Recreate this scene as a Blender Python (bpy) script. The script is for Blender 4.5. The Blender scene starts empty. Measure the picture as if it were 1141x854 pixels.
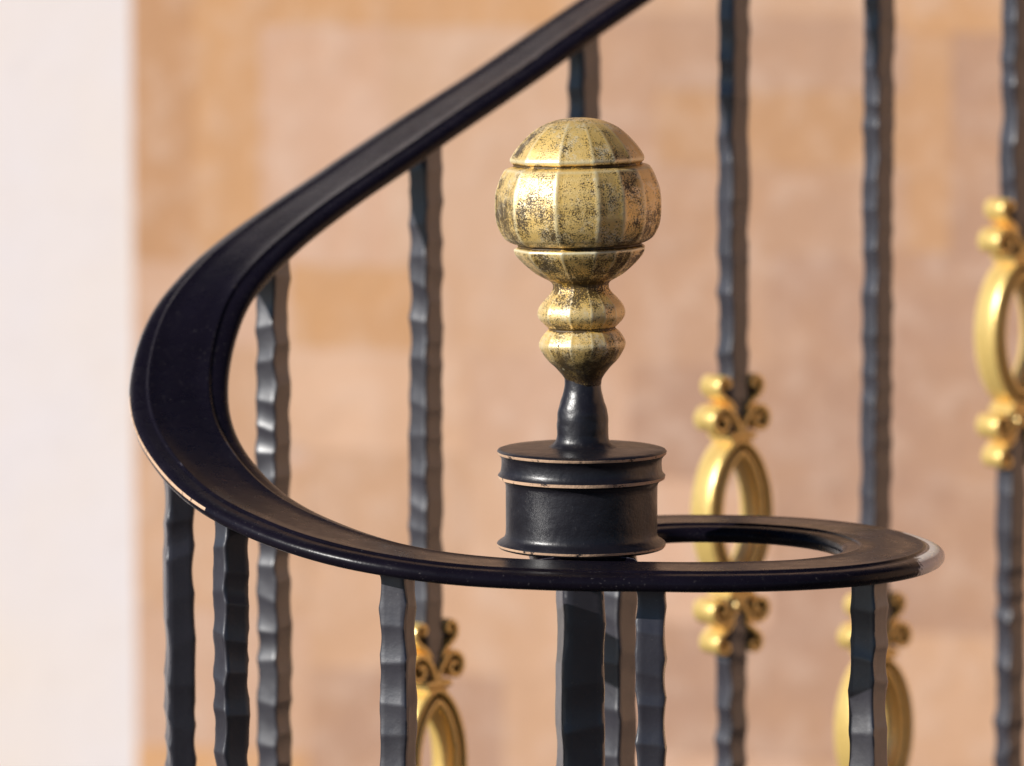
import bpy, bmesh, math, random
from mathutils import Vector, Matrix, noise as mnoise

C = bpy.context.scene.collection
MM = 0.001
R = math.radians
scn = bpy.context.scene

# ------------------------------------------------------------------ helpers
def link(name, mesh, mats, parent=None, loc=None, rz=0.0):
    o = bpy.data.objects.new(name, mesh)
    C.objects.link(o)
    for m in mats:
        mesh.materials.append(m)
    if parent is not None:
        o.parent = parent
    if loc is not None:
        o.location = loc
    o.rotation_euler = (0, 0, rz)
    return o

def smooth(mesh, ang=40):
    for p in mesh.polygons:
        p.use_smooth = True
    mesh.set_sharp_from_angle(angle=R(ang))

def mesh_from(name, verts, faces, mi=None, ang=40):
    me = bpy.data.meshes.new(name)
    me.from_pydata([tuple(v) for v in verts], [], faces)
    me.update()
    bm = bmesh.new(); bm.from_mesh(me)
    bmesh.ops.recalc_face_normals(bm, faces=bm.faces)
    bm.to_mesh(me); bm.free()
    if mi:
        for p, i in zip(me.polygons, mi):
            p.material_index = i
    smooth(me, ang)
    return me

def thing(name, label, cat, loc=(0, 0, 0)):
    o = bpy.data.objects.new(name, None); C.objects.link(o)
    o.location = loc; o.empty_display_size = 0.05
    o['label'] = label; o['category'] = cat
    return o

def catmull(pts, n=24):
    P = [Vector(p) for p in pts]
    P = [P[0] * 2 - P[1]] + P + [P[-1] * 2 - P[-2]]
    out = []
    for i in range(1, len(P) - 2):
        p0, p1, p2, p3 = P[i - 1:i + 3]
        for k in range(n):
            t = k / n
            out.append(0.5 * ((2 * p1) + (p2 - p0) * t + (2 * p0 - 5 * p1 + 4 * p2 - p3) * t * t
                              + (3 * p1 - p0 - 3 * p2 + p3) * t ** 3))
    out.append(P[-2].copy())
    return out

def resample(pts, step):
    out = [pts[0].copy()]; acc = 0.0
    for a, b in zip(pts, pts[1:]):
        d = (b - a).length
        if d < 1e-9: continue
        while acc + d >= step:
            t = (step - acc) / d
            a = a.lerp(b, t); out.append(a.copy()); d = (b - a).length; acc = 0.0
        acc += d
    return out

def relax(pts, it):
    P = [p.copy() for p in pts]
    for _ in range(it):
        Q = P[:]
        for i in range(1, len(P) - 1):
            Q[i] = P[i] * 0.5 + (P[i - 1] + P[i + 1]) * 0.25
        P = Q
    return P

# ------------------------------------------------------------------ materials
class NT:
    def __init__(self, name):
        self.m = bpy.data.materials.new(name); self.m.use_nodes = True
        self.t = self.m.node_tree
        self.b = self.t.nodes['Principled BSDF']
        self.co = self.t.nodes.new('ShaderNodeTexCoord').outputs['Object']
    def n(self, typ, **kw):
        x = self.t.nodes.new(typ)
        for k, v in kw.items(): setattr(x, k, v)
        return x
    def l(self, a, b): self.t.links.new(a, b)
    def noise(self, scale, detail=4, rough=0.55, vec=None, dist=0.0):
        x = self.n('ShaderNodeTexNoise')
        x.inputs['Scale'].default_value = scale; x.inputs['Detail'].default_value = detail
        x.inputs['Roughness'].default_value = rough; x.inputs['Distortion'].default_value = dist
        self.l(vec or self.co, x.inputs['Vector'])
        return x.outputs['Fac']
    def ramp(self, fac, stops):
        x = self.n('ShaderNodeValToRGB')
        e = x.color_ramp.elements
        while len(e) < len(stops): e.new(0.5)
        for el, (p, c) in zip(e, stops):
            el.position = p
            el.color = (c, c, c, 1) if not isinstance(c, tuple) else (*c, 1)
        self.l(fac, x.inputs['Fac'])
        return x.outputs['Color']
    def mix(self, fac, a, b, mode='MIX'):
        x = self.n('ShaderNodeMix', data_type='RGBA', blend_type=mode)
        for s, v in ((x.inputs['Factor'], fac), (x.inputs[6], a), (x.inputs[7], b)):
            if isinstance(v, bpy.types.NodeSocket): self.l(v, s)
            elif isinstance(v, tuple): s.default_value = (*v, 1)
            else: s.default_value = v
        return x.outputs[2]
    def math(self, op, a, b=0.0, c=None):
        x = self.n('ShaderNodeMath', operation=op)
        for i, v in enumerate((a, b) if c is None else (a, b, c)):
            if isinstance(v, bpy.types.NodeSocket): self.l(v, x.inputs[i])
            else: x.inputs[i].default_value = v
        return x.outputs[0]
    def bump(self, h, strength, dist, prev=None):
        x = self.n('ShaderNodeBump')
        x.inputs['Strength'].default_value = strength; x.inputs['Distance'].default_value = dist
        self.l(h, x.inputs['Height'])
        if prev is not None: self.l(prev, x.inputs['Normal'])
        return x.outputs['Normal']
    def set(self, **kw):
        for k, v in kw.items():
            s = self.b.inputs[k.replace('_', ' ')]
            if isinstance(v, bpy.types.NodeSocket): self.l(v, s)
            elif isinstance(v, tuple): s.default_value = (*v, 1)
            else: s.default_value = v
    def edge(self, radius, lo, hi):
        """mask of sharp edges, from the bevel node"""
        bv = self.n('ShaderNodeBevel', samples=4); bv.inputs['Radius'].default_value = radius
        g = self.n('ShaderNodeNewGeometry')
        d = self.n('ShaderNodeVectorMath', operation='DOT_PRODUCT')
        self.l(bv.outputs['Normal'], d.inputs[0]); self.l(g.outputs['Normal'], d.inputs[1])
        return self.ramp(d.outputs['Value'], [(lo, 1.0), (hi, 0.0)])

def black_paint(name, base, rough, dust, lumps, bumpd, chips_glints=False, spec=0.5, ior=1.5, coat=0.0):
    k = NT(name)
    big = k.noise(28, 5, 0.6); fine = k.noise(420, 4, 0.6); mid = k.noise(120, 4, 0.6)
    col = k.mix(k.ramp(big, [(0.35, 0.0), (0.7, 1.0)]), base, tuple(c * 1.5 for c in base))
    dm = k.ramp(k.noise(900, 2, 0.5), [(0.66, 0.0), (0.74, dust)])
    dm = k.math('MULTIPLY', dm, k.ramp(mid, [(0.45, 0.15), (0.65, 1.0)]))
    col = k.mix(dm, col, (0.34, 0.31, 0.30))
    if chips_glints:
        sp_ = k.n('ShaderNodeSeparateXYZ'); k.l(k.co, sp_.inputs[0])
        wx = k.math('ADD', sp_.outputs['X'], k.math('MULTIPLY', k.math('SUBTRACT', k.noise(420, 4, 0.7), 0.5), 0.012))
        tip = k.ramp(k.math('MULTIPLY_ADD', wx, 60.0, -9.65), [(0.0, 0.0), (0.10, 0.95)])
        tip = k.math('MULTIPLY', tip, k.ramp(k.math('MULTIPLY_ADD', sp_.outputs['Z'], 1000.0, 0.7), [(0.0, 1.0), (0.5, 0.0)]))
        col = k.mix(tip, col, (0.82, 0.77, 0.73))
        col = k.mix(k.math('MULTIPLY', k.edge(0.0009, 0.86, 0.98), 0.75), col, (0.22, 0.21, 0.27))  # sky highlight painted along the bead and other sharp edges
        e = k.edge(0.0012, 0.90, 0.985)
        cm = k.math('MULTIPLY', e, k.ramp(k.noise(260, 4, 0.65), [(0.56, 0.0), (0.62, 0.85)]))
        col = k.mix(cm, col, (0.52, 0.42, 0.36))
    r = k.math('ADD', k.math('MULTIPLY', k.math('SUBTRACT', mid, 0.5), 0.22), rough)
    r = k.math('ADD', r, k.math('MULTIPLY', dm, 0.4))
    nb = k.bump(mid, lumps, bumpd); nb = k.bump(fine, 0.25, bumpd * 0.25, nb)
    k.set(Base_Color=col, Roughness=r, Normal=nb, Specular_IOR_Level=spec, IOR=ior, Coat_Weight=coat, Coat_Roughness=0.27, Coat_IOR=1.7)
    return k.m

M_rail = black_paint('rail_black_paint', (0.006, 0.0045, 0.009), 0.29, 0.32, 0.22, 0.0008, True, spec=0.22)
M_bar = black_paint('wrought_black_paint', (0.019, 0.017, 0.025), 0.42, 0.22, 0.25, 0.0008, spec=0.8, ior=1.6, coat=0.6)
M_cap = black_paint('cast_black_paint', (0.009, 0.008, 0.012), 0.37, 0.16, 0.30, 0.0014, spec=0.7, ior=1.5)

# worn cream edge on the cap's rims, broken up by remaining paint
k = NT('worn_rim_edge')
w = k.noise(210, 5, 0.7)
k.set(Base_Color=k.mix(k.ramp(w, [(0.35, 0.0), (0.43, 1.0)]), (0.03, 0.025, 0.025), (0.70, 0.46, 0.30)),
      Roughness=0.55, Normal=k.bump(w, 0.5, 0.0012))
M_worn = k.m

# antique gold rubbed over dark
k = NT('antique_gold')
sp1 = k.noise(1500, 3, 0.75); sp2 = k.noise(210, 5, 0.75); big = k.noise(38, 3, 0.5)
mp = k.n('ShaderNodeMapping'); mp.inputs['Scale'].default_value = (1.0, 1.0, 2.6)
k.l(k.co, mp.inputs['Vector'])
st = k.noise(560, 5, 0.78, mp.outputs['Vector'])
g = k.n('ShaderNodeNewGeometry')
pt = k.ramp(g.outputs['Pointiness'], [(0.47, 0.0), (0.50, 0.5), (0.535, 1.0)])
dark_grain = k.math('ADD', k.math('MULTIPLY', sp1, 0.75), k.math('MULTIPLY', st, 0.25))
dark_grain = k.math('ADD', dark_grain, k.math('MULTIPLY', k.math('SUBTRACT', sp2, 0.5), 0.3))
dark_grain = k.math('ADD', dark_grain, k.math('MULTIPLY', k.math('SUBTRACT', big, 0.5), 0.40))
mp2 = k.n('ShaderNodeMapping'); mp2.inputs['Scale'].default_value = (1.0, 1.0, 0.22)
k.l(k.co, mp2.inputs['Vector'])
dark_grain = k.math('ADD', dark_grain, k.math('MULTIPLY', k.math('SUBTRACT', k.noise(150, 4, 0.6, mp2.outputs['Vector']), 0.5), 0.38))
sn = k.n('ShaderNodeSeparateXYZ'); k.l(g.outputs['Normal'], sn.inputs[0])
dark_grain = k.math('SUBTRACT', dark_grain, k.math('MULTIPLY', sn.outputs['Z'], 0.035))  # darker where the surface faces down
dark_grain = k.math('SUBTRACT', dark_grain, k.math('MULTIPLY', k.math('SUBTRACT', pt, 0.5), 0.30))
dark = k.ramp(dark_grain, [(0.505, 0.0), (0.535, 1.0)])
sep = k.n('ShaderNodeSeparateXYZ'); k.l(k.co, sep.inputs[0])
zf = k.math('ADD', sep.outputs['Z'], k.math('MULTIPLY', k.math('SUBTRACT', sp1, 0.5), 0.075))
fade = k.ramp(k.math('MULTIPLY_ADD', zf, 40.0, -3.30), [(0.0, 1.0), (0.55, 0.0)])   # gold dies out towards the stem
dark2 = k.math('MAXIMUM', k.math('MULTIPLY', dark, 0.93), fade)
gold = k.mix(k.ramp(pt, [(0.35, 0.0), (1.0, 1.0)]), (1.0, 0.61, 0.11), (1.0, 0.88, 0.54))  # paler ridges: worn gold edges plus painted highlights
gold = k.mix(k.math('MULTIPLY', k.ramp(k.noise(75, 6, 0.75), [(0.50, 0.0), (0.62, 0.75)]), k.ramp(k.noise(900, 3, 0.7), [(0.42, 0.15), (0.56, 1.0)])), gold, (1.0, 0.90, 0.66))  # cream patches: blown-out highlights painted into the gold
k.set(Base_Color=k.mix(dark2, gold, (0.026, 0.012, 0.004)),
      Metallic=k.ramp(dark2, [(0.0, 0.35), (1.0, 0.05)]),
      Roughness=k.ramp(dark2, [(0.0, 0.40), (1.0, 0.55)]),
      Normal=k.bump(dark_grain, 0.30, 0.0004, k.bump(sp2, 0.25, 0.0010)))
k.set(Coat_Weight=k.ramp(dark2, [(0.0, 0.55), (1.0, 0.05)]), Coat_Roughness=0.26, Coat_IOR=1.8, Coat_Normal=k.bump(dark_grain, 0.5, 0.0007))
M_gold = k.m

# bright gilding of the baskets, dark in the recesses
k = NT('bright_gilding')
sp = k.noise(260, 4, 0.7)
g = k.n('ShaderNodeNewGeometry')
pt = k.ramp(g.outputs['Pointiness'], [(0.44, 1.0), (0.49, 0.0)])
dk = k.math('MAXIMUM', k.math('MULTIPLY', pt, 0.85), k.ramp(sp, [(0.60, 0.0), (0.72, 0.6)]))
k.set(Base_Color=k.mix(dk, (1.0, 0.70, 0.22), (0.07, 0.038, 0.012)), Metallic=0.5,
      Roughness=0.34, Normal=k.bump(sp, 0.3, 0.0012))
k.set(Coat_Weight=0.6, Coat_Roughness=0.25, Coat_IOR=1.8)
M_gilt = k.m

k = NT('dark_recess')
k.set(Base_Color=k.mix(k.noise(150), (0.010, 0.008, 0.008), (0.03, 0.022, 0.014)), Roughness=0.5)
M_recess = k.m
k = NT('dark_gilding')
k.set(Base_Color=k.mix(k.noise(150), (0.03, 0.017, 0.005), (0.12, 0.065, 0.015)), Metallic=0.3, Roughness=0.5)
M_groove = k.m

# ------------------------------------------------------------------ the railing (one welded thing)
railing = thing('stair_railing', 'black wrought iron stair railing with curled handrail end, gilded oval baskets and gold ball finial', 'stair railing')
GROUND = -0.95

# handrail centre line, top surface, millimetres
rail_pts = [(2, -37, 0), (0, -8, 0), (-1, 22, 0), (4, 55, 0), (20, 84, 0), (43, 97, 0), (70, 98.5, 0), (105, 90, 0), (136, 62, 0),
            (152, 20, 0), (151, -14, 0), (134, -47, 0), (104, -68, 0), (64, -76, 0), (25, -73.5, 0), (-13, -70, 0),
            (-56, -65, 1.7), (-99, -50, 6.4), (-139, -18, 14.5), (-171, 22, 26), (-194.5, 72, 44), (-204, 110, 62),
            (-204.5, 146, 82), (-198, 178, 104), (-183.5, 208, 122), (-166, 238, 136.5), (-146.5, 264, 150), (-122, 292, 165.5),
            (-81, 338, 191.5), (-39, 378, 217.5), (6, 415, 247.5), (92, 480, 301.5), (179, 544, 354.5), (264, 608, 406.5),
            (366, 680, 467.5), (525, 795, 562), (685, 910, 657)]
line = relax(resample(catmull(rail_pts), 2.0), 60)
line = [p * MM for p in line]
# across / up of the moulded section
half = [(0, 0), (7, -0.05), (13.2, 0.0), (14.3, 0.35), (15.1, 0.3), (15.6, -0.3), (16.0, -0.7), (17.0, -0.8), (19.5, -0.95), (21.8, -1.4),
        (23.3, -2.3), (24.2, -3.5), (24.5, -5.0), (24.2, -6.6), (23.2, -8.0), (21.6, -8.9), (19.8, -9.2), (10, -9.3)]
prof = half + [(0, -9.3)] + [(-a, b) for a, b in reversed(half[1:])]
vs, fs = [], []
for i, p in enumerate(line):
    T = (line[min(i + 1, len(line) - 1)] - line[max(i - 1, 0)]).normalized()
    W = T.cross(Vector((0, 0, 1))).normalized(); N = W.cross(T)
    for j, (a, b) in enumerate(prof):
        wob = mnoise.noise(Vector((i * 0.06, j * 0.35, 3.1))) * 0.16
        vs.append(p + W * (a * 1.035 * MM) + N * ((b + wob) * MM))
n = len(prof)
for i in range(len(line) - 1):
    for j in range(n):
        a, b = i * n + j, i * n + (j + 1) % n
        fs.append((a, b, b + n, a + n))
fs.append(tuple(range(n))); fs.append(tuple(range(len(vs) - n, len(vs))))
mi = [0] * len(fs)
for i in range(len(line) - 1):      # paint rubbed through along the outer arris of the bend
    if line[i].x < -0.163 and line[i].y < 0.115: mi[i * n + 24] = 1
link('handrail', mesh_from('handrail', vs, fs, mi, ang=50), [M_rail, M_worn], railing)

def rail_at(x, y):
    best = min(range(len(line)), key=lambda i: (line[i].x - x) ** 2 + (line[i].y - y) ** 2 + (1 if i < 20 else 0))
    a, b = line[max(best - 3, 0)], line[min(best + 3, len(line) - 1)]
    return line[best], math.atan2(b.y - a.y, b.x - a.x)

def scallops(rng, z0, z1, amin, amax, pmin, pmax):
    """hammer blows down one face: list of (start, end, depth, skew)"""
    out = []; z = z1
    while z > z0:
        L = rng.uniform(pmin, pmax) * (1.6 if rng.random() < 0.15 else 1.0)
        out.append((z - L, z, rng.uniform(amin, amax) * (0.25 if rng.random() < 0.18 else 1.0) * (L / 18) ** 0.5, rng.uniform(-0.4, 0.4)))
        z -= L * rng.uniform(0.86, 1.0)
    return out
def hollow(lst, z, lat=0.0):
    d = 0.0
    for a, b, k_, sk in lst:
        w = z + sk * lat
        if a <= w <= b:
            t = (w - a) / (b - a)
            d = max(d, k_ * math.sin(math.pi * t) ** 0.9)
    return d

def hammered_bar(name, rng, segs, hw, amp=(0.6, 1.55), per=(14, 27), corner=1.2, zfine=-0.32):
    """square bar built in segments (z0, z1 in mm, local); every face hammered on its own; small flare where it meets the rail"""
    vs, fs = [], []
    m = 24
    wear = rng.uniform(0.75, 1.1)
    for (z0, z1, flare) in segs:
        F = [scallops(rng, z0, z1, amp[0] * wear, amp[1] * wear, per[0], per[1]) for _ in range(4)]
        zs = []; z = z1
        while z > z0:
            zs.append(z); z -= 1.0 if z > zfine * 1000 else 7.0
        zs.append(z0)
        base = len(vs)
        ox, oy = rng.uniform(0, 50), rng.uniform(0, 50)
        tw0 = rng.uniform(-2, 2); tw1 = rng.uniform(-3, 3)
        for z in zs:
            e = max(0.0, 1 - (z1 - z) / 9.0) ** 2 * 3.2 if flare else 0.0
            c = corner
            def off(q, lat): return hw + e - hollow(F[q], z, lat) - 0.12 * (1 - abs(lat) / hw)
            ring = []
            lats = (-hw + c, -hw * 0.5, 0.0, hw * 0.5, hw - c)
            for q in range(4):                       # faces +x, +y, -x, -y
                pts = [(off(q, l), l * (hw + e) / hw) for l in lats]
                nx = off((q + 1) % 4, -hw + c)
                pts = [(a, min(b, nx - c * 0.9)) if b > 0 else (a, b) for a, b in pts]
                pv = off((q - 1) % 4, hw - c)
                pts = [(a, max(b, -pv + c * 0.9)) if b < 0 else (a, b) for a, b in pts]
                pts.append((pts[-1][0] - c * 0.3, nx - c * 0.3))
                for a, b in pts:
                    ring.append(((a, b), (-b, a), (-a, -b), (b, -a))[q])
            dx = mnoise.noise(Vector((ox, 0, z * 0.02))) * 0.6; dy = mnoise.noise(Vector((oy, 7, z * 0.02))) * 0.6
            t = R(tw0 + tw1 * mnoise.noise(Vector((ox, oy, z * 0.008)))); ct, st_ = math.cos(t), math.sin(t)
            for (x, y) in ring:
                w = 1 + mnoise.noise(Vector((x * 0.3 + ox, y * 0.3, z * 0.16))) * 0.012
                vs.append(((x * ct - y * st_ + dx) * w * MM, (x * st_ + y * ct + dy) * w * MM, z * MM))
        for i in range(len(zs) - 1):
            for j in range(m):
                a, b = base + i * m + j, base + i * m + (j + 1) % m
                fs.append((a, b, b + m, a + m))
        fs.append(tuple(range(base, base + m))); fs.append(tuple(range(base + (len(zs) - 1) * m, base + len(zs) * m)))
    return mesh_from(name, vs, fs, ang=38)

def ribbon(path2d, th, depth, close=False, tip=0.7):
    """2D path in (u, z), thickened by th and extruded through depth with rounded edges; returns verts, faces (mm)"""
    P = [Vector((a, b)) for a, b in path2d]
    N = len(P); vs = []; fs = []
    def sec(t, d):
        h, q = t / 2, d / 2; c = min(h, q) * 0.55
        return [(h, -q + c), (h, q - c), (h - c * 0.3, q - c * 0.3), (h - c, q), (-h + c, q), (-h + c * 0.3, q - c * 0.3), (-h, q - c), (-h, -q + c),
                (-h + c * 0.3, -q + c * 0.3), (-h + c, -q), (h - c, -q), (h - c * 0.3, -q + c * 0.3)]
    for i in range(N):
        a = P[(i - 1) % N] if close else P[max(i - 1, 0)]
        b = P[(i + 1) % N] if close else P[min(i + 1, N - 1)]
        T = (b - a).normalized(); Nn = Vector((-T.y, T.x))
        f = 1.0 if close else 1.0 + (tip - 1.0) * (i / (N - 1))
        for (s, d) in sec(th * f, depth):
            q = P[i] + Nn * s
            vs.append((q.x, d, q.y))
    m = 12
    for i in range(N if close else N - 1):
        for j in range(m):
            a, b = i * m + j, i * m + (j + 1) % m
            c, d = ((i + 1) % N) * m + (j + 1) % m, ((i + 1) % N) * m + j
            fs.append((a, b, c, d))
    if not close:
        fs.append(tuple(range(m))); fs.append(tuple(range((N - 1) * m, N * m)))
    return vs, fs

class Acc:
    def __init__(self): self.v, self.f, self.mi = [], [], []
    def add(self, vf, mi=0, fn=None):
        b = len(self.v); vs, fs = vf
        self.v += [fn(v) if fn else v for v in vs]
        self.f += [tuple(q + b for q in f) for f in fs]; self.mi += [mi] * len(fs)
    def mesh(self, name, ang=45):
        return mesh_from(name, [(a * MM, b * MM, c * MM) for a, b, c in self.v], self.f, self.mi, ang)

def disc(cx, cz, r, d, n_=20):
    vs = []; fs = []
    for s in (-d / 2, d / 2):
        for i in range(n_):
            a = 2 * math.pi * i / n_
            vs.append((cx + r * math.cos(a), s, cz + r * math.sin(a)))
    for i in range(n_):
        j = (i + 1) % n_
        fs.append((i, j, n_ + j, n_ + i))
    fs.append(tuple(range(n_))); fs.append(tuple(range(n_, 2 * n_)))
    return vs, fs

def sp(pts, step=0.6):
    return [(p.x, p.y) for p in resample([Vector((q.x, q.y, 0)) for q in catmull([(a, b, 0) for a, b in pts], 12)], step)]

OVAL_H, OVAL_W, TH = 90.0, 48.0, 19.0
def oval_point(a, w, h):
    # slightly pointed at top and bottom
    x = math.sin(a); z = math.cos(a)
    return (w / 2 * math.copysign(abs(x) ** 1.12, x), h / 2 * z)
def oval_mesh():
    """moulded oval loop: two rims with a groove between on each face, smooth flank"""
    hs = [(0, 8.2), (0.6, 9.3), (1.8, 9.9), (3.2, 9.6), (3.9, 8.4), (4.4, 6.4), (5.4, 6.2), (6.0, 7.6), (6.6, 9.3), (7.8, 10.0), (9.6, 9.8), (10.8, 8.8), (11.4, 6.6)]
    sec = [(a, -b) for a, b in hs] + [(11.7, 0)] + hs[::-1] + [(-0.3, 4), (-0.4, 0), (-0.3, -4)]
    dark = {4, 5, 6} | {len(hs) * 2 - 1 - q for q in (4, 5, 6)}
    N = 120; vs = []; fs = []; m = len(sec)
    for i in range(N):
        a = 2 * math.pi * i / N
        p = Vector(oval_point(a, OVAL_W, OVAL_H)); q = Vector(oval_point(a + 0.02, OVAL_W, OVAL_H)); r = Vector(oval_point(a - 0.02, OVAL_W, OVAL_H))
        T = (q - r).normalized(); Nn = Vector((T.y, -T.x))      # inward for this winding
        if Nn.dot(p) > 0: Nn = -Nn
        for (d, y) in sec:
            w = p + Nn * d
            vs.append((w.x, y, w.y))
    for i in range(N):
        for j in range(m):
            a, b = i * m + j, i * m + (j + 1) % m
            c, d = ((i + 1) % N) * m + (j + 1) % m, ((i + 1) % N) * m + j
            fs.append((a, b, c, d))
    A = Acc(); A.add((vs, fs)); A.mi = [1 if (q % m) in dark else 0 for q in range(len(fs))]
    # dark lining of the grooves comes with the material; collars at both ends
    for s in (1, -1):
        z = s * (OVAL_H / 2 + 1.4)
        A.add(ribbon(sp([(-9.6, z), (-5, z + s * 0.3), (0, z + s * 0.4), (5, z + s * 0.3), (9.6, z)]), 4.2, 21, tip=1.0))
        A.add(ribbon(sp([(-7.4, z - s * 3.6), (0, z - s * 3.3), (7.4, z - s * 3.6)]), 2.6, 19.6, tip=1.0))
    return A.mesh('oval_basket', 50)

def scroll_mesh(s):
    """ram's horn scrolls and leaf curls; z grows away from the collar, s = up or down"""
    A = Acc()
    big = sp([(0.8, 0.6), (2.2, 5.5), (5.2, 10.6), (10.0, 14.2), (15.0, 13.2), (17.8, 9.2), (17.0, 4.4), (13.2, 2.2), (9.6, 4.2), (9.2, 7.8), (11.6, 9.4), (13.2, 8.2)])
    small = sp([(4.2, 13.0), (6.4, 16.6), (10.4, 19.6), (13.8, 23.4), (13.8, 28.0), (10.6, 30.6), (7.6, 29.0), (8.0, 26.2), (10.0, 26.0)])
    for sx in (1, -1):
        fn = lambda v, sx=sx: (v[0] * sx * 1.13, v[1], v[2] * s * 1.08)
        A.add(ribbon(big, 3.1, TH, tip=0.85), 0, fn)
        A.add(ribbon(small, 2.9, TH - 1.5, tip=0.85), 0, fn)
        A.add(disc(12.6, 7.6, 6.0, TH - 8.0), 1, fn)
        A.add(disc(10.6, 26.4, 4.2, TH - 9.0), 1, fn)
    return A.mesh('scroll', 50)

OVAL = oval_mesh(); S_UP = scroll_mesh(1); S_DN = scroll_mesh(-1)
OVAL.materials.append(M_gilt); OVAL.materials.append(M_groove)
for s_ in (S_UP, S_DN): s_.materials.append(M_gilt); s_.materials.append(M_recess)

# x, y of every baluster under the rail; height of the basket's middle (None = no basket in view)
bars = [(20, 84, None, 11), (138.5, -38, None, 12), (32, -74, None, 13), (-89, -54, None, 14), (-173, 20, None, 15), (-203.5, 96, None, 16),
        (-162, 243, None, 17), (-81.8, 338, -170, 18), (6.7, 415, None, 19), (94.2, 480, -47, 20), (182.6, 544, -185, 21), (270, 608, 47, 22)]
for (x, y, bz, seed) in bars:
    rng = random.Random(seed)
    p, ang = rail_at(x * MM, y * MM)
    top = p.z * 1000 - 5.0
    if bz is None:
        segs = [(GROUND * 1000, top, True)]
    else:
        segs = [(bz + OVAL_H / 2 + 1.0, top, True), (GROUND * 1000, bz - OVAL_H / 2 - 1.0, False)]
    me = hammered_bar('baluster', rng, segs, 7.5, zfine=-0.36)
    o = link('baluster', me, [M_bar], railing, (x * MM, y * MM, 0), ang)
    if bz is not None:
        def sub(nm, mesh, z):
            q = bpy.data.objects.new(nm, mesh); C.objects.link(q); q.parent = o; q.location = (0, 0, z * MM)
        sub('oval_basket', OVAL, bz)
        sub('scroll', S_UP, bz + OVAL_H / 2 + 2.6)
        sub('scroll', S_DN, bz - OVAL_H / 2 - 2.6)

# newel: post, cap, stem, finial
rng = random.Random(5)
post = link('newel_post', hammered_bar('newel_post', rng, [(GROUND * 1000, -0.5, False)], 10.9, (0.2, 0.9), (22, 46), 2.4, -0.36),
            [M_bar], railing, (-0.0005, 0, 0), R(13))

def lathe(name, prof_, seg, mats_idx=None, rad=None, ang=40, wob=0.0):
    vs, fs, mi = [], [], []
    for i, (r, z) in enumerate(prof_):
        for j in range(seg):
            a = 2 * math.pi * j / seg
            f = rad(a, z) if rad else 1.0
            w = 1 + wob * mnoise.noise(Vector((math.cos(a) * 2, math.sin(a) * 2, z * 0.25)))
            vs.append((r * f * w * math.cos(a) * MM, r * f * w * math.sin(a) * MM, (z + (wob * 12 * mnoise.noise(Vector((math.cos(a) * 3, math.sin(a) * 3, z * 0.3 + 9))))) * MM))
    for i in range(len(prof_) - 1):
        for j in range(seg):
            a, b = i * seg + j, i * seg + (j + 1) % seg
            fs.append((a, b, b + seg, a + seg)); mi.append(mats_idx[i] if mats_idx else 0)
    fs.append(tuple(range(seg))); mi.append(0)
    fs.append(tuple(range((len(prof_) - 1) * seg, len(prof_) * seg))); mi.append(0)
    return mesh_from(name, vs, fs, mi, ang)

def dense(prof_, step):
    """round the polyline gently and resample it"""
    c = catmull([(a, b, 0) for a, b in prof_], 10)
    return [(max(p.x, 0.02), p.y) for p in resample(c, step)]

cap_prof = [(38.6, -1.2), (40.4, -0.7), (41.2, 0.2), (41.4, 1.3), (40.9, 2.0), (39.9, 2.7), (38.5, 3.5), (37.5, 4.6), (37.1, 6.2), (37.0, 10), (37.1, 16), (37.1, 22), (37.1, 28), (37.2, 30.0),
            (37.7, 31.4), (38.9, 32.5), (40.7, 33.3), (41.0, 34.8), (40.4, 35.5), (39.7, 36.4), (39.3, 38.0), (39.2, 41), (39.4, 43.2), (40.4, 44.6),
            (41.3, 45.4), (41.6, 46.7), (41.0, 47.4), (39.6, 47.8), (34, 48.1), (25, 48.4), (18, 48.8), (10, 49.2)]
cap_mi = [0] * (len(cap_prof) - 1)
for i in range(len(cap_prof) - 1):
    zc = (cap_prof[i][1] + cap_prof[i + 1][1]) / 2
    if cap_prof[i][0] > 40 and (-0.1 < zc < 1.6 or 33.2 < zc < 35.0 or 45.3 < zc < 46.8): cap_mi[i] = 1
cap_o = link('newel_cap', lathe('newel_cap', cap_prof, 128, cap_mi, wob=0.006), [M_cap, M_worn], post, (0.0005 * math.cos(R(13)), 0, 0))

stem_prof = dense([(17.5, 48.6), (15.2, 49.6), (13.4, 51.4), (12.7, 54), (12.6, 58), (12.5, 63), (12.0, 67), (10.4, 72), (9.1, 77), (8.8, 81), (9.2, 84.5), (10, 86)], 0.8)
fin_y = [(428, 19.5), (420, 21.5), (409, 30), (398, 41), (384, 48.8), (376, 47), (369, 42), (364.8, 37.5), (361, 40.5), (355, 46.5), (349, 49.4), (341, 48), (333, 42), (325, 34.5),
         (319, 31.5), (313, 33), (308, 41.5), (303, 50), (293, 62), (285, 69.5), (281, 72.5), (277, 74), (275, 73.8), (272.8, 70), (270.6, 69.6), (268.8, 75), (265.5, 81), (261, 85.5),
         (250, 91.2), (237, 93.6), (222, 93.8), (208, 91.8), (196, 87.2), (189, 83.5), (186.4, 81.5), (184.8, 78), (183.2, 73), (181.4, 72), (179, 74.8), (176.5, 76), (172.5, 74.5),
         (162, 67), (152, 57.5), (144, 48), (138, 37), (134, 26), (131.8, 14), (131, 2)]
fin_prof = dense([(r / 2.295, (608 - y) * 0.4396) for y, r in fin_y], 0.55)
ridges = [-150, -122, -88, -51, -17, 12.5, 31.5, 50, 74, 104, 132, 160, 184]
rr = sorted(((a - 90) % 360) for a in ridges)
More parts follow.
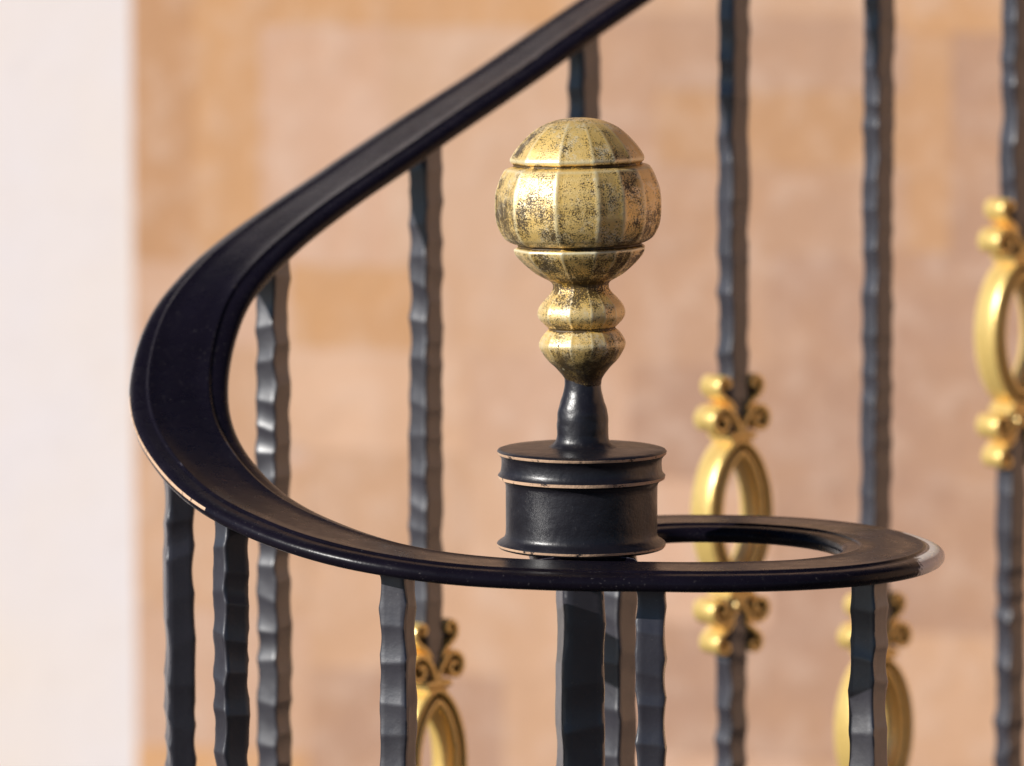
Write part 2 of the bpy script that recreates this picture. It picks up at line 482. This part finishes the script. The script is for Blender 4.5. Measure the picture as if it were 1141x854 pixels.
def facet(a, z):
    d = math.degrees(a) % 360
    lo = max([q for q in rr if q <= d], default=rr[-1] - 360); hi = min([q for q in rr if q > d], default=rr[0] + 360)
    mid, hw_ = (lo + hi) / 2, (hi - lo) / 2
    chord = math.cos(R(hw_)) / math.cos(R(d - mid))
    bead = 0.007 * math.exp(-(min(d - lo, hi - d) / 2.5) ** 2)
    k_ = 0.7 if z > 130 else 0.5                    # the faceting softens in the lower bulbs
    if z < 95: k_ *= max(0.0, (z - 85) / 10)
    return 1 + k_ * (chord - 1) + bead * min(1, max(0, (z - 92) / 10))
def place_up(nm, me, mat, tilt):
    o = link(nm, me, [mat], post)
    o.rotation_euler = (0, R(tilt), 0)
    return o
place_up('stem', lathe('stem', stem_prof, 72, wob=0.02), M_cap, 0).location = (0.0009, 0, 0)
fin = lathe('finial', fin_prof, 300, None, facet, 80, wob=0.004)
f_o = place_up('finial', fin, M_gold, 0)
f_o.matrix_local = Matrix.Rotation(R(-13), 4, 'Z') @ Matrix.Translation((0.0014, 0, 0)) @ Matrix.Translation((0, 0, 0.08)) @ Matrix.Rotation(R(-1.5), 4, 'Y') @ Matrix.Translation((0, 0, -0.08))

# ------------------------------------------------------------------ wall and pillar behind
YAW = R(-17); WY = 2.0
def wall_frame(o): o.location = (-0.034, WY, 0); o.rotation_euler = (0, 0, YAW)
k = NT('sandstone')
at = k.n('ShaderNodeAttribute', attribute_name='stone')
a1 = k.noise(8, 5, 0.65); a2 = k.noise(26, 5, 0.65); a3 = k.noise(300, 3, 0.6)
c = k.mix(k.ramp(a1, [(0.42, 0.0), (0.66, 0.45)]), at.outputs['Color'], (0.60, 0.34, 0.19))
c = k.mix(k.ramp(a2, [(0.48, 0.0), (0.70, 0.42)]), c, (0.80, 0.61, 0.50))
c = k.mix(k.ramp(a3, [(0.3, 0.25), (0.6, 0.0)]), c, (0.40, 0.24, 0.15))
k.set(Base_Color=c, Roughness=0.85, Normal=k.bump(a2, 0.4, 0.006, k.bump(a3, 0.3, 0.001)), Specular_IOR_Level=0.2)
M_stone = k.m
k = NT('pale_render')
a1 = k.noise(3.5, 5, 0.6); a2 = k.noise(24, 5, 0.65)
c = k.mix(k.ramp(a1, [(0.38, 0.0), (0.66, 0.8)]), (0.83, 0.765, 0.765), (0.86, 0.75, 0.67))
c = k.mix(k.ramp(a2, [(0.55, 0.0), (0.8, 0.4)]), c, (0.72, 0.63, 0.62))
k.set(Base_Color=c, Roughness=0.8, Normal=k.bump(a2, 0.3, 0.003), Specular_IOR_Level=0.2)
M_pale = k.m

PINK = (0.75, 0.51, 0.39); PALE = (0.77, 0.53, 0.39); ORNG = (0.73, 0.43, 0.23); BRWN = (0.64, 0.37, 0.21); TAN = (0.70, 0.46, 0.32); ROSE = (0.545, 0.35, 0.265); RTAN = (0.60, 0.39, 0.285); ROR = (0.60, 0.36, 0.21)
K = 1 / 1.275      # mm on the wall per photo pixel, to read the block courses off the picture
blocks = []
def ux(x):
    r = (x - 570) / 5737
    return r * 4500 / (math.cos(YAW) - r * math.sin(YAW))
def blk(x0, x1, y0, y1, col): blocks.append((ux(x0), ux(x1), (427 - y1) * K - 130, (427 - y0) * K - 130, col))
blk(146, 215, -240, 300, BRWN); blk(215, 290, -240, 300, ORNG)
blk(290, 640, -120, 30, ORNG); blk(640, 1000, -120, 14, TAN); blk(1000, 1400, -120, 30, ORNG)
blk(290, 432, 30, 300, PINK); blk(432, 640, 30, 300, PALE)
blk(640, 730, 14, 180, RTAN); blk(730, 1010, 14, 95, RTAN); blk(730, 1010, 95, 180, ROR); blk(1010, 1060, 30, 270, ROR); blk(1060, 1400, 30, 270, ROSE)
blk(640, 1010, 180, 275, RTAN)
blk(146, 320, 300, 395, PINK); blk(320, 480, 300, 395, ORNG); blk(480, 640, 300, 395, PALE)
blk(640, 860, 275, 400, RTAN); blk(860, 1010, 275, 400, ROSE); blk(1010, 1200, 270, 400, ROSE); blk(1200, 1400, 270, 400, TAN)
blk(146, 290, 395, 530, TAN); blk(290, 520, 395, 510, PALE); blk(520, 700, 395, 510, PINK); blk(700, 930, 400, 530, ROSE); blk(930, 1400, 400, 530, ROSE)
blk(146, 340, 530, 700, TAN); blk(340, 520, 510, 640, TAN); blk(520, 700, 510, 640, PALE); blk(700, 860, 530, 690, PINK); blk(860, 1130, 530, 690, ROSE); blk(1130, 1400, 530, 690, BRWN)
blk(146, 340, 700, 860, PINK); blk(340, 700, 640, 760, TAN); blk(340, 560, 760, 900, ROSE); blk(560, 700, 760, 900, TAN); blk(700, 1000, 690, 840, ROSE); blk(1000, 1400, 690, 840, TAN)
rng = random.Random(3)
pal = [PINK, PALE, ORNG, TAN, ROSE, BRWN, PINK, TAN]
def fill(x0, x1, y0, y1):        # ordinary coursing round the part the photo shows
    y = y0
    while y < y1 - 1:
        h = min(rng.choice((95, 130, 150)), y1 - y)
        if y1 - y - h < 60: h = y1 - y
        x = x0
        while x < x1 - 1:
            w = min(rng.uniform(180, 380), x1 - x)
            if x1 - x - w < 90: w = x1 - x
            blk(x, x + w, y, y + h, rng.choice(pal)); x += w
        y += h
fill(1400, 3600, -1400, 1470); fill(146, 1400, -1400, -240); fill(290, 1400, -240, -120)
fill(146, 340, 860, 1470); fill(340, 700, 900, 1470); fill(700, 1400, 840, 1470)
vs, fs, cols = [], [], []
for (x0, x1, z0, z1, col) in blocks:
    j = 0.08; d = rng.uniform(-0.3, 0.3); b = 0.15; q = len(vs)
    x0 += j; x1 -= j; z0 += j; z1 -= j
    for (a, y) in ((0, 5), (0, d + b), (b, d)):
        vs += [(x0 + a, y, z0 + a), (x1 - a, y, z0 + a), (x1 - a, y, z1 - a), (x0 + a, y, z1 - a)]
    for r_ in (0, 4):
        for s in range(4):
            t = (s + 1) % 4
            fs.append((q + r_ + s, q + r_ + t, q + r_ + 4 + t, q + r_ + 4 + s))
    fs.append((q + 8, q + 9, q + 10, q + 11))
    v = rng.uniform(0.94, 1.06)
    cols += [(col[0] * v * 0.96, col[1] * v * 0.91, col[2] * v * 0.85)] * 9
# the wall turns a corner far to the right and comes forward: same masonry, facing the sun
XR = ux(1400) + 2000
y = bz_lo = -949.0
while y < 1300:
    h = rng.choice((95, 130, 150)); a = 0.0
    while a < 1900:
        L_ = min(rng.uniform(200, 420), 1900 - a); q = len(vs)
        for (e, x) in ((0, 3), (0, 0.8), (0.8, 0)):
            vs += [(XR + x, -a - 0.5 - e, y + 0.5 + e), (XR + x, -a - L_ + 0.5 + e, y + 0.5 + e), (XR + x, -a - L_ + 0.5 + e, y + h - 0.5 - e), (XR + x, -a - 0.5 - e, y + h - 0.5 - e)]
        for r_ in (0, 4):
            for s_ in range(4):
                t = (s_ + 1) % 4
                fs.append((q + r_ + s_, q + r_ + t, q + r_ + 4 + t, q + r_ + 4 + s_))
        fs.append((q + 8, q + 9, q + 10, q + 11))
        col = rng.choice(pal); cols += [col] * 9
        a += L_
    y += h
q = len(vs)
vs += [(XR + 1.5, 0, -949), (XR + 1.5, -1900, -949), (XR + 1.5, -1900, y), (XR + 1.5, 0, y), (XR + 250, 0, -949), (XR + 250, -1900, -949), (XR + 250, -1900, y), (XR + 250, 0, y)]
for f in ((0, 1, 2, 3), (4, 5, 6, 7), (0, 1, 5, 4), (1, 2, 6, 5), (2, 3, 7, 6), (3, 0, 4, 7)): fs.append(tuple(q + e for e in f))
cols += [(0.66, 0.46, 0.36)] * 6
# mortar bed
q = len(vs)
bx0, bx1, bz0, bz1 = ux(146), ux(3580), -949, (427 + 1400) * K - 130
vs += [(bx0, 2, bz0), (bx1, 2, bz0), (bx1, 2, bz1), (bx0, 2, bz1), (bx0, 260, bz0), (bx1, 260, bz0), (bx1, 260, bz1), (bx0, 260, bz1)]
for f in ((0, 1, 2, 3), (4, 5, 6, 7), (0, 1, 5, 4), (1, 2, 6, 5), (2, 3, 7, 6), (3, 0, 4, 7)): fs.append(tuple(q + e for e in f))
cols += [(0.66, 0.46, 0.36)] * 6
me = bpy.data.meshes.new('wall')
me.from_pydata([(a * MM, b * MM, c_ * MM) for a, b, c_ in vs], [], fs); me.update()
ca = me.color_attributes.new('stone', 'FLOAT_COLOR', 'CORNER')
for p, col in zip(me.polygons, cols):
    for li in p.loop_indices: ca.data[li].color = (*col, 1)
w = link('stone_wall', me, [M_stone]); wall_frame(w)
w['label'] = 'tan and pink sandstone block wall standing behind the railing'; w['category'] = 'wall'

bm = bmesh.new()
bmesh.ops.create_cube(bm, size=1.0)
x0, x1 = -2.2, ux(147) * MM + 0.0008
for v in bm.verts:
    v.co = ((x0 + x1) / 2 + v.co.x * (x1 - x0), 0.1235 + v.co.y * 0.246, (GROUND + 1.6) / 2 + v.co.z * (1.6 - GROUND))
bmesh.ops.bevel(bm, geom=bm.edges[:], offset=0.0006, segments=1, affect='EDGES')
me = bpy.data.meshes.new('pillar'); bm.to_mesh(me); bm.free(); smooth(me)
pl = link('pillar', me, [M_pale]); wall_frame(pl)
pl['label'] = 'pale whitish rendered pillar at the left end of the stone wall'; pl['category'] = 'pillar'

# ------------------------------------------------------------------ ground
k = NT('pavement_stone')
c = k.mix(k.noise(3, 6, 0.6), (0.045, 0.040, 0.038), (0.07, 0.062, 0.058))
k.set(Base_Color=c, Roughness=0.85, Normal=k.bump(k.noise(60, 5), 0.3, 0.003))
me = bpy.data.meshes.new('pavement')
me.from_pydata([(-60, -60, GROUND), (60, -60, GROUND), (60, 60, GROUND), (-60, 60, GROUND)], [], [(0, 1, 2, 3)])
g = link('pavement', me, [k.m]); g['kind'] = 'structure'

# ------------------------------------------------------------------ light
AZ, EL = R(-66), R(24)         # sun from the left, a little in front
sd = Vector((math.sin(AZ) * math.cos(EL), -math.cos(AZ) * math.cos(EL), math.sin(EL)))
L = bpy.data.lights.new('sun', 'SUN'); L.energy = 5.0; L.angle = R(0.5); L.color = (1.0, 0.965, 0.91)
lo = bpy.data.objects.new('sun', L); C.objects.link(lo); lo.rotation_euler = sd.to_track_quat('Z', 'Y').to_euler(); lo.location = sd * 5
W = bpy.data.worlds.new('World'); scn.world = W; W.use_nodes = True
nt = W.node_tree
sky = nt.nodes.new('ShaderNodeTexSky'); sky.sky_type = 'NISHITA'; sky.sun_disc = False
sky.air_density = 0.4; sky.dust_density = 0.0; sky.sun_elevation = EL; sky.sun_rotation = math.atan2(sd.x, sd.y) % (2 * math.pi)
nt.links.new(sky.outputs[0], nt.nodes['Background'].inputs['Color'])
nt.nodes['Background'].inputs['Strength'].default_value = 0.05

# ------------------------------------------------------------------ camera
cd = bpy.data.cameras.new('camera'); cam = bpy.data.objects.new('camera', cd); C.objects.link(cam)
cam.location = (-0.0341, -2.5, 0.3428); cam.rotation_euler = (R(84), 0, 0)
cd.sensor_width = 36; cd.lens = 181; cd.clip_end = 200; cd.clip_start = 0.05
cd.dof.use_dof = True; cd.dof.focus_distance = 2.48; cd.dof.aperture_fstop = 7.2
scn.camera = cam
scn.view_settings.view_transform = 'Standard'; scn.view_settings.look = 'None'; scn.view_settings.exposure = 0
